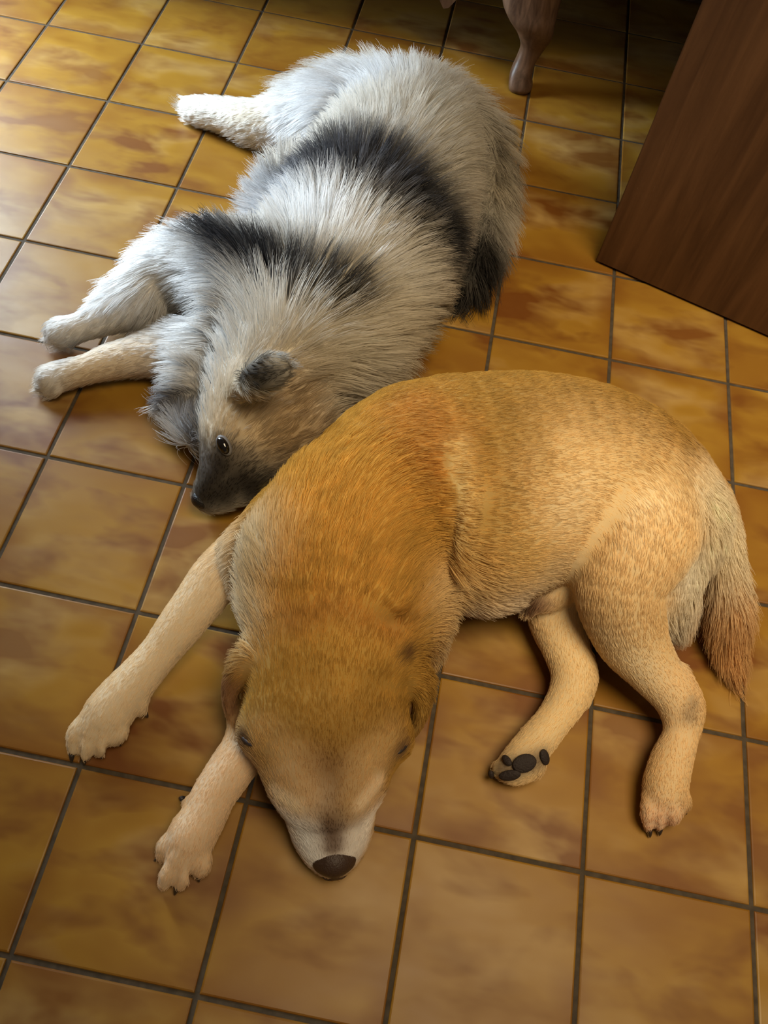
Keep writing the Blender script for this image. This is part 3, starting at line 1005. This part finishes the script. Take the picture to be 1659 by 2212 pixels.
# ================================================================= the grey keeshond
def build_keeshond(lab):
    b = Body((-0.78, 0.28, -0.012), (0.52, 1.66, 0.32), 0.005)
    # muzzle - skull - neck - back - rump
    b.chain([(442, 1078, .032, 26), (464, 1056, .044, 44), (498, 1016, .062, 66), (532, 945, .085, 94), (566, 880, .10, 112, .95), (620, 800, .115, 135, .95),
             (690, 705, .125, 178, .9), (746, 605, .130, 190, .88), (795, 505, .128, 180, .88), (835, 415, .122, 168, .88), (868, 330, .115, 145, .88), (888, 268, .105, 108, .9)], k=.03)
    b.chain([(470, 1075, .03, 28), (530, 1046, .036, 44), (575, 1045, .036, 42), (610, 1035, .04, 40)], k=.02, flow=0)
    b.chain([(640, 930, .09, 90), (590, 960, .07, 80)], k=.03, flow=0)
    b.chain([(700, 480, .08, 100), (620, 470, .06, 75), (640, 420, .06, 70)], k=.04, flow=0)
    # ear lying back
    b.chain([(512, 850, .15, 26), (538, 828, .195, 28), (560, 814, .222, 36), (583, 803, .238, 39), (600, 795, .245, 32)], k=.01, flat=(.25, -.35, .9, .35), tag=2)
    # chest and upper foreleg
    b.chain([(560, 640, .13, 110), (470, 590, .10, 92), (380, 592, .075, 72), (310, 636, .064, 54), (240, 678, .056, 40), (185, 702, .046, 31), (150, 714, .040, 31), (128, 718, .034, 29)], k=.03)
    b.chain([(520, 760, .08, 90), (420, 765, .055, 62), (330, 765, .045, 46), (250, 778, .038, 38), (190, 796, .034, 31), (140, 810, .028, 32), (112, 818, .024, 31)], k=.02)
    b.chain([(430, 820, .07, 55), (395, 870, .05, 42), (430, 930, .05, 45)], k=.03, flow=0)
    for (x0, y0, x1, y1, z) in ((145, 696, 117, 698, .052), (140, 712, 110, 712, .046), (142, 728, 114, 728, .038), (150, 740, 128, 743, .028),
                                (125, 795, 98, 797, .034), (118, 812, 86, 815, .031), (118, 828, 88, 836, .026), (125, 842, 102, 852, .020)):
        b.chain([(x0, y0, z, 13), (x1, y1, z - .010, 10)], k=.004, flow=0)
    # thigh and hind leg
    b.chain([(860, 270, .12, 95), (760, 255, .105, 85), (680, 255, .08, 62), (600, 264, .058, 50), (540, 262, .047, 42), (480, 248, .038, 34), (435, 240, .03, 30), (416, 236, .026, 25)], k=.025)
    b.chain([(800, 215, .09, 62), (720, 205, .07, 46), (640, 218, .05, 30)], k=.03, flow=.6)
    for (x1, y1, z) in ((400, 222, .03), (397, 238, .026), (405, 254, .02)):
        b.chain([(428, (y1 + 240) / 2, z, 15), (x1, y1, z - .005, 11)], k=.006, flow=0)
    # tail laid along the back
    b.chain([(940, 240, .11, 62), (1010, 262, .095, 40), (1052, 320, .075, 34), (1060, 420, .055, 32), (1042, 520, .045, 32), (1005, 610, .035, 28)], k=.02)
    # keep clear of the other dog
    b.floor_cut()
    V, Q = b.mesh()
    dl = lab.sample(V)
    inside = ((V > lab.lo) & (V < lab.lo + (lab.n - 1) * lab.step)).all(1) & (dl < .004)
    if inside.any():
        V[inside] += lab.normal(V[inside]) * (.004 - dl[inside])[:, None]
        V[:, 2] = np.maximum(V[:, 2], .0012)

    root = link('keeshond_dog', None, None, None, category='dog',
                label='fluffy grey, white and black long-haired dog lying on its side behind the golden dog')
    o0 = at(760, 520, 0.0)
    root.location = (o0[0], o0[1], 0)
    rl = np.array(root.location)

    white, cream, silver, char, tan = (.94, .94, .95), (.80, .70, .54), (.52, .51, .50), (.055, .056, .065), (.56, .42, .24)
    marks = [
        ([(800, 600), (620, 700), (900, 640)], .13, (.66, .58, .44), .85),
        ([(620, 520), (740, 540), (820, 570), (910, 620)], .04, (.85, .79, .68), .97),
        ([(850, 200), (950, 300), (1020, 420)], .12, (.50, .46, .38), .8),
        ([(700, 200), (800, 190)], .07, (.72, .73, .76), .8),
        ([(560, 440), (650, 395), (740, 360), (820, 380), (880, 450), (950, 535)], .075, (.03, .031, .038), .98),
        ([(640, 400), (740, 390), (820, 430)], .045, (.07, .07, .08), .8),
        ([(1000, 540), (1050, 560), (1000, 640), (950, 730)], .07, (.02, .018, .017), .97),  # black tail fur, with the shade below the ruff painted in
        ([(500, 570), (560, 600)], .03, (.16, .16, .17), .7),
        ([(520, 430), (600, 450), (680, 500)], .04, (.72, .73, .76), .7),
        ([(320, 530), (380, 500), (290, 600)], .085, white, .97), ([(380, 620), (300, 650)], .06, (.86, .80, .70), .8),
        ([(250, 670), (130, 710)], .06, (.82, .80, .78), .9), ([(260, 710), (200, 730), (170, 745)], .02, (.32, .27, .20), .7),
        ([(330, 780), (150, 810)], .06, (.74, .60, .42), .9), ([(140, 770), (170, 755)], .02, (.22, .22, .23), .7), ([(100, 820)], .03, (.78, .76, .74), .8),
        ([(600, 230), (480, 240), (410, 235)], .08, (.86, .82, .74), .95), ([(680, 210), (620, 290)], .06, white, .9), ([(560, 250), (510, 245)], .02, (.62, .55, .42), .6),
        ([(450, 660), (420, 740)], .09, (.66, .67, .70), .8), ([(520, 700), (480, 780)], .09, (.66, .63, .58), .7), ([(340, 820)], .03, (.66, .55, .45), .6),
        ([(360, 850), (410, 900), (430, 950)], .03, (.10, .10, .115), .9), ([(390, 920)], .02, (.42, .43, .46), .6),
        ([(560, 880), (520, 920), (600, 920)], .06, tan, .8), ([(640, 880), (620, 960), (680, 930)], .045, (.25, .16, .07), .75),
        ([(560, 815), (585, 800)], .032, (.05, .045, .04), .97), ([(520, 810), (545, 800)], .014, (.06, .055, .05), .8), ([(596, 775)], .012, (.36, .34, .30), .7),
        ([(480, 975), (520, 990)], .022, (.22, .18, .14), .8),
        ([(470, 1010), (440, 1070), (520, 1040), (580, 1060)], .042, (.022, .017, .014), .97), ([(575, 1055), (590, 1050)], .010, (.28, .22, .10), .6),
        ([(440, 990)], .02, (.12, .11, .11), .6),
        ([(800, 850), (950, 720)], .07, (.30, .24, .14), .7),  # right side of the ruff, its shade painted as a brown tint
        ([(1070, 260), (1080, 330), (1075, 400)], .04, (.26, .22, .16), .8),
        ([(450, 500), (540, 560), (640, 612), (730, 640)], .034, (.022, .022, .027), .98),
    ]
    base = (.62, .57, .49)
    vcol = paint(b, V, base, marks)
    me = mesh_arrays(V - rl, Q, 'body')
    coat_attr(me, vcol * 0.8)
    link('body', me, mat_skin('keeshond_skin'), root)

    n = 110000
    P = roots(V, Q, n, lambda c: np.ones(len(c)))
    col = paint(b, P, base, marks)
    streak = vnoise(P, 70, 31) * 0.6 + vnoise(P, 150, 32) * 0.4
    lm = np.clip(col.mean(1, keepdims=True), 0, 1)
    amp = 0.7 * (1 - .75 * lm)
    col = col * (1 - amp / 2 + amp * streak[:, None]) * (1 + RNG.uniform(-.25, .2, (n, 1)) * (1 - .6 * lm))
    L = np.full(n, .058)
    for pts_, R, v in (([(560, 900), (500, 980)], .08, .020), ([(480, 1010), (440, 1080), (580, 1050)], .055, .005), ([(640, 930)], .06, .022),
                       ([(575, 800)], .04, .007), ([(260, 700), (130, 710)], .06, .012), ([(330, 770), (110, 820)], .06, .011),
                       ([(560, 255), (410, 235)], .065, .013), ([(400, 880)], .05, .028), ([(330, 560), (400, 600)], .08, .045),
                       ([(1050, 300), (1040, 560)], .07, .060)):
        w = np.exp(-(seg_dist(P, [b.surf(*p) for p in pts_]) / R) ** 3)
        L = L * (1 - w) + v * w
    lift = np.clip(L / .058, .28, 1) * .55
    pts, tint = strands(b, P, L, lift, 6, clump=.7, nclump=9000, droop=.20, jitter=.24, fall=np.clip(L / .058, 0, 1)[:, None] * 1.0)
    # hairs do not run into the other dog
    flat = pts.reshape(-1, 3)
    ins = ((flat > lab.lo) & (flat < lab.lo + (lab.n - 1) * lab.step)).all(1)
    dl = np.where(ins, lab.sample(flat), 1.0)
    bad = dl < .002
    flat[bad] += lab.normal(flat[bad]) * np.minimum(.002 - dl[bad], .05)[:, None]
    flat[:, 2] = np.maximum(flat[:, 2], .0012)
    col = col * np.exp(.28 * tint[:, None] * np.clip(L / .05, .2, 1)[:, None] * (1 - .75 * lm))
    hair_object('coat', flat.reshape(pts.shape) - rl, taper(n, 6, .00040, .00011), col, mat_hair('keeshond_hair', .4, .75), root)

    # eye with lid, nose
    pe = b.surf(485, 962)
    ne = b.normal(pe)[0]
    t = at(492, 985, pe[2]) - at(478, 940, pe[2])
    t = t - ne * (t @ ne)
    t /= np.linalg.norm(t)
    ax = np.stack([t, np.cross(ne, t), ne])
    ellipsoid('eye_rim', pe - rl + ne * .001, ax, (.0150, .0092, .005), mat_plain('grey_eyelid', (.16, .15, .15), .6), root)
    ellipsoid('eye', pe - rl + ne * .003, ax, (.0125, .0075, .0068), M_EYE, root)
    pn = at(434, 1080, .040)
    fr = frame(at(425, 1095, .03) - at(470, 1030, .05))
    ellipsoid('nose', pn - rl, fr, (.012, .014, .012), M_NOSE_K, root)
    for (x0, y0, x1, y1, z) in ((112, 698, 104, 700, .036), (106, 714, 98, 716, .031), (94, 797, 86, 799, .020), (83, 816, 74, 818, .018), (85, 838, 77, 843, .013), (402, 224, 390, 226, .02), (400, 240, 388, 243, .016)):
        claw(root, at(x0, y0, z) - rl, at(x1, y1, z - .008) - rl, .004, M_CLAW)


LAB = build_labrador()
build_keeshond(LAB)
